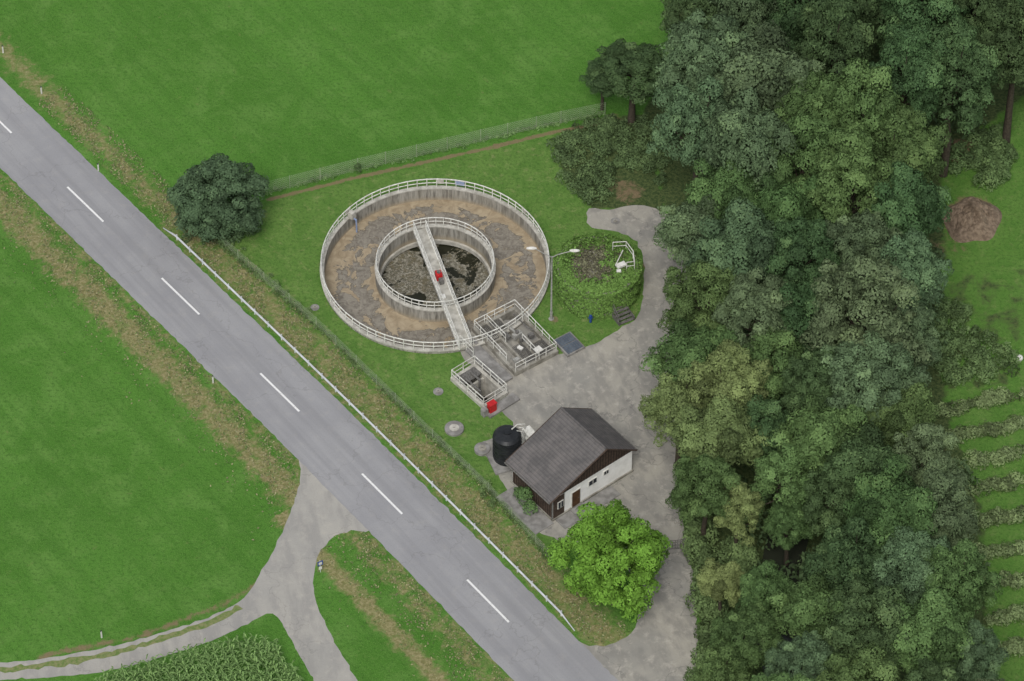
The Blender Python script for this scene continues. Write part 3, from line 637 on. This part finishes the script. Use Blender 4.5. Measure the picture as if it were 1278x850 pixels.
leafobj('elder_shrubs',scatter(GL([(1190,175),(1245,165),(1262,200),(1250,232),(1215,235),(1190,220)]),45,7,.4,1.,.5,1.4),.18,.75,(.11,.175,.065,1),7)
leafobj('house_shrub',[(*G(655,628),.8,.7,.9,.5),(*G(662,640),.6,.6,.7,.6),(*G(648,620),.5,.5,.6,.4)],.15,1.1,(.10,.175,.06,1),8)
leafobj('fence_post_shrub',[(*G(447,216),.5,.3,.7,.5)],.13,1.1,(.08,.13,.05,1),9)
def rowcl(P,sp,w,h,seed,rr=.4,fill=1.):
    r_=np.random.default_rng(seed); P=catmull(P,sp); out=[]
    for p in P:
        if r_.random()>fill: continue
        k=r_.uniform(.6,1.35); out.append((p[0]+r_.normal(0,w),p[1]+r_.normal(0,w),h*.4*k,rr*k,h*.55*k,np.clip(r_.normal(.5,.2),0,1)))
    return out
leafobj('fence_overgrowth',rowcl(FENCE,.3,.12,.45,10,.25,.85)+rowcl(GL([(280,296),(330,343),(380,388)]),.6,.35,.7,11,.3,.4)+rowcl(GL([(605,610),(615,632)]),.5,.25,.6,12,.3),.12,.6,(.12,.185,.068,1),10)
leafobj('far_fence_grass',rowcl(FENCE2,.25,.15,.3,13,.2,.9),.12,.5,(.15,.25,.09,1),11)
leafobj('tree_base_shrub',rowcl(GL([(240,292),(262,298),(290,300),(318,288)]),.4,.3,.9,14,.5),.16,.8,(.09,.145,.065,1),12)
cr=[]
rows=[((1168,516),(1225,503),(1290,492)),((1165,552),(1225,540),(1290,530)),((1180,584),(1235,574),(1290,565)),((1185,618),(1240,608),(1290,602)),((1200,655),(1250,648),(1290,642)),((1215,695),(1260,690),(1290,684)),((1225,735),(1260,730),(1290,724)),((1235,775),(1265,770),(1290,765)),((1240,815),(1265,811),(1290,806))]
for i,rw in enumerate(rows):
    pp=GL(rw); dx=np.array(pp[-1])-np.array(pp[-2]); pp.append(tuple(np.array(pp[-1])+dx*4)); cr+=rowcl(pp,.26,.2,.7,20+i,.6,.98)
leafobj('crop_rows',cr,.18,.6,(.175,.235,.10,1),21)
r_=np.random.default_rng(33); P=GL([(135,850),(200,834),(245,818),(300,806),(335,808),(352,822),(372,850),(420,930),(60,930)])
pts=[]
th=math.radians(20); Pa=np.array(P)
for a in np.arange(-40,40,.7):
    for c2 in np.arange(-40,40,.28):
        x=Pa[:,0].mean()+a*math.cos(th)-c2*math.sin(th)+r_.normal(0,.05); y=Pa[:,1].mean()+a*math.sin(th)+c2*math.cos(th)+r_.normal(0,.05); pts.append((x,y))
pts=np.array(pts); pts=pts[inside(pts[:,0],pts[:,1],P)]
Vs=[];Ts=[]
for x,y in pts:
    h=r_.uniform(1.5,1.9); a0=r_.uniform(0,6.28)
    for j in range(7):
        az=a0+j*2.6+r_.normal(0,.3); z=h*(.25+.11*j); l=r_.uniform(.4,.6); dx,dy=math.cos(az),math.sin(az); w=.06
        p0=np.array([x,y,z]); p1=p0+np.array([dx*l*.5,dy*l*.5,.2]); p2=p0+np.array([dx*l,dy*l,.05]); sd=np.array([-dy*w,dx*w,0])
        Vs+=[p0-sd*.5,p1-sd,p1+sd,p0+sd*.5,p1-sd,p2-sd*.2,p2+sd*.2,p1+sd]; Ts+=[r_.uniform(.2,.9)]*8
me=qmesh('maize_crop',np.array(Vs),np.arange(len(Vs)).reshape(-1,4),tone=np.array(Ts)); me.materials.append(LF)
o=bpy.data.objects.new('maize_crop',me); bpy.context.scene.collection.objects.link(o); o.color=(.15,.25,.08,1)
r_=np.random.default_rng(41)
n=30000
s=r_.uniform(arc(G(0,150)),arc(G(700,845)),n); cpt=np.stack([np.interp(s,cum,CF[:,0]),np.interp(s,cum,CF[:,1])],1)
tt=np.stack([np.interp(s+.5,cum,CF[:,0]),np.interp(s+.5,cum,CF[:,1])],1)-cpt; tt/=np.linalg.norm(tt,axis=1)[:,None]
side=r_.random(n)<.45; dd=np.where(side,-(HW+.3+np.abs(r_.normal(0,2.4,n))),HW+.7+r_.uniform(0,3.4,n))
kp=r_.random(n)<.5+.5*np.sin(s*1.3+dd*2)*np.sin(s*.37+dd)
pt=(cpt+np.stack([-tt[:,1],tt[:,0]],1)*dd[:,None])[kp]
okm=~(inside(pt[:,0],pt[:,1],[tuple(p) for p in SIDE]))&~(inside(pt[:,0],pt[:,1],YARD))
pt=pt[okm]; n=len(pt); C=np.stack([pt[:,0],pt[:,1],r_.uniform(.03,.16,n)],1)
N=r_.normal(size=(n,3)); N[:,2]=np.abs(N[:,2])+.5; V,Q,T=leafq(C,N,.15,r_.uniform(.2,.85,n),r_)
half=n*6//10
for nm,a_,b_,colr in(('verge_grass_dry',0,half,(.25,.235,.13,1)),('verge_grass_green',half,n,(.12,.185,.06,1))):
    Vs=V[a_*4:b_*4]; me=qmesh(nm,Vs,np.arange(len(Vs)).reshape(-1,4),tone=T[a_*4:b_*4]); me.materials.append(LF)
    o=bpy.data.objects.new(nm,me); bpy.context.scene.collection.objects.link(o); o.color=colr
# ------------------------------------------------------------ ivy tank
ic=G(745,360); iv=empty('ivy_covered_tank',(ic[0],ic[1],0)); IR=3.65; IH=3.0
m=MB(); m.cyl(0,0,0,IH-.3,IR,64); m.ring(0,0,IR-.3,IR,IH-.3,IH,64); m.obj('tank_shell',[CON],iv)
r_=np.random.default_rng(50); n=14000
th=r_.uniform(0,6.283,n); zz=r_.uniform(0,IH+.15,n); rr=IR+.12+.14*np.sin(th*9+zz*2)*np.sin(zz*4+th*3)+r_.uniform(0,.12,n)
C=np.stack([rr*np.cos(th),rr*np.sin(th),zz],1); N=np.stack([np.cos(th),np.sin(th),np.full(n,.5)],1)+r_.normal(0,.45,(n,3))
V1,Q1,T1=leafq(C,N,.17,np.clip(.5+r_.normal(0,.22,n),0,1),r_)
n=7500; th=r_.uniform(0,6.283,n); rr=IR-.15+np.abs(r_.normal(0,.55,n))*np.sign(r_.normal(-.8,1,n)); rr=np.minimum(rr,IR+.3); zz=IH+r_.uniform(-.05,.25,n)
C=np.stack([rr*np.cos(th),rr*np.sin(th),zz],1); N=np.stack([.5*np.cos(th),.5*np.sin(th),np.ones(n)],1)+r_.normal(0,.5,(n,3)); V2,Q2,T2=leafq(C,N,.18,r_.uniform(.3,.9,n),r_)
cls=[(x,y,IH-.05,r,r*.4,.6) for x,y,r in((1.5,.5,.8),(.9,-1.4,.6),(1.8,-.9,.6),(.4,-2.4,.6),(-1.2,-2.6,.5),(2.3,-1.6,.7),(1.0,1.6,.5),(-.4,-1.9,.45),(2.6,.6,.5),(.6,.2,.5),(1.4,2.6,.6),(-2.4,1.6,.4),(.2,2.9,.5))]
V3,Q3,T3=clump_leaves(cls,.17,.8,r_)
V=np.concatenate([V1,V2,V3]); me=qmesh('ivy_leaves',V,np.arange(len(V)).reshape(-1,4),tone=np.concatenate([T1,T2,T3])); me.materials.append(LF)
o=bpy.data.objects.new('ivy_leaves',me); bpy.context.scene.collection.objects.link(o); o.parent=iv; o.color=(.118,.215,.048,1)
n=7000; th=r_.uniform(0,6.283,n); rr=(IR-.3)*np.sqrt(r_.random(n)); C=np.stack([rr*np.cos(th),rr*np.sin(th),IH-.25+r_.uniform(0,.25,n)+.12*np.sin(rr*np.cos(th)*3)],1)
N=np.stack([0*th,0*th,np.ones(n)],1)+r_.normal(0,.6,(n,3)); V,Q,T=leafq(C,N,.16,r_.uniform(0,1,n),r_); me=qmesh('dry_vines',V,Q,tone=T); me.materials.append(LF)
o=bpy.data.objects.new('dry_vines',me); bpy.context.scene.collection.objects.link(o); o.parent=iv; o.color=(.155,.15,.095,1)
m=MB(); m.rail([(1.4,1.9,IH),(2.6,2.0,IH),(3.2,.8,IH),(3.3,-.5,IH),(2.6,-.6,IH)],1.,.045,False,.9)
m.tube([(1.6,-.4,IH+.4),(2.3,1.4,IH+.5)],.05,6); m.obj('platform_railing',[RAIL],iv)
m=MB(); m.box(2.1,-.2,IH+.25,.9,.5,.25,.5); m.box(1.9,-.9,IH+.2,.4,.3,.2,.2); m.obj('hatch',[WH],iv,bev=.03)
# ------------------------------------------------------------ soil heap, sack, water
SO=simple('soil',S(136,120,102),S(102,88,74),2.2,.95,0,.8)
hx,hy=G(1213,275); m=MB(); nr,na=22,64; vv=[(0,0,1.7)]
r_=np.random.default_rng(60)
for i in range(1,nr+1):
    for j in range(na):
        f=i/nr; a=2*math.pi*j/na; rr=2.5*f*(1+.1*math.sin(2*a+1)+.07*math.sin(5*a)); z=1.6*(1-f)**.8*(1+.14*math.sin(a*3+f*9))+r_.normal(0,.09)*(1-f)**.5-.02
        vv.append((rr*math.cos(a),rr*math.sin(a)*1.25,z))
fs_=[(0,1+j,1+(j+1)%na) for j in range(na)]+[(1+(i-1)*na+j,1+i*na+j,1+i*na+(j+1)%na,1+(i-1)*na+(j+1)%na) for i in range(1,nr) for j in range(na)]
m.add(vv,fs_); m.obj('soil_heap',[SO],None,loc=(hx,hy,0),smooth=False)
for (u,v,sz) in((1272,449,.35),):
    e_=empty('wrapped_sack',(*G(u,v),0),.4); m=MB(); m.cyl(0,0,0,.3,sz*.8,12,0,sz); m.cyl(0,0,.302,.5,sz,12,0,sz*.5); m.obj('sack',[WH],e_,bev=.05,smooth=True)
ws=catmull(STREAM,2.); sheet('stream_water',np.concatenate([offset(ws,2.2),offset(ws,-2.2)[::-1]]),-.75,WT)
# ------------------------------------------------------------ camera, light
cam=bpy.data.cameras.new('camera'); co=bpy.data.objects.new('camera',cam); bpy.context.scene.collection.objects.link(co)
co.location=CAM; co.rotation_euler=(math.radians(43),0,0); cam.sensor_width=36; cam.lens=F*36/1278; cam.clip_start=1; cam.clip_end=9000
bpy.context.scene.camera=co
EL,AZ=54,192
w=bpy.data.worlds.new('World'); bpy.context.scene.world=w; w.use_nodes=True; nt=w.node_tree
sk=nt.nodes.new('ShaderNodeTexSky'); sk.sky_type='NISHITA'; sk.sun_disc=False; sk.sun_elevation=math.radians(EL); sk.sun_rotation=math.radians(AZ)
sk.air_density=1.; sk.dust_density=3.; sk.ozone_density=1.
hsn=nt.nodes.new('ShaderNodeHueSaturation'); hsn.inputs['Saturation'].default_value=.4; nt.links.new(sk.outputs[0],hsn.inputs['Color'])
nt.links.new(hsn.outputs[0],nt.nodes['Background'].inputs[0]); nt.nodes['Background'].inputs[1].default_value=.138
sl=bpy.data.lights.new('sun','SUN'); sl.energy=1.5; sl.angle=math.radians(22); sl.color=(1,.97,.92)
so=bpy.data.objects.new('sun',sl); bpy.context.scene.collection.objects.link(so)
d=Vector((math.sin(math.radians(AZ))*math.cos(math.radians(EL)),math.cos(math.radians(AZ))*math.cos(math.radians(EL)),math.sin(math.radians(EL))))
so.rotation_euler=d.to_track_quat('Z','Y').to_euler()
sc=bpy.context.scene; sc.view_settings.view_transform='Standard'; sc.view_settings.look='None'; sc.view_settings.exposure=0
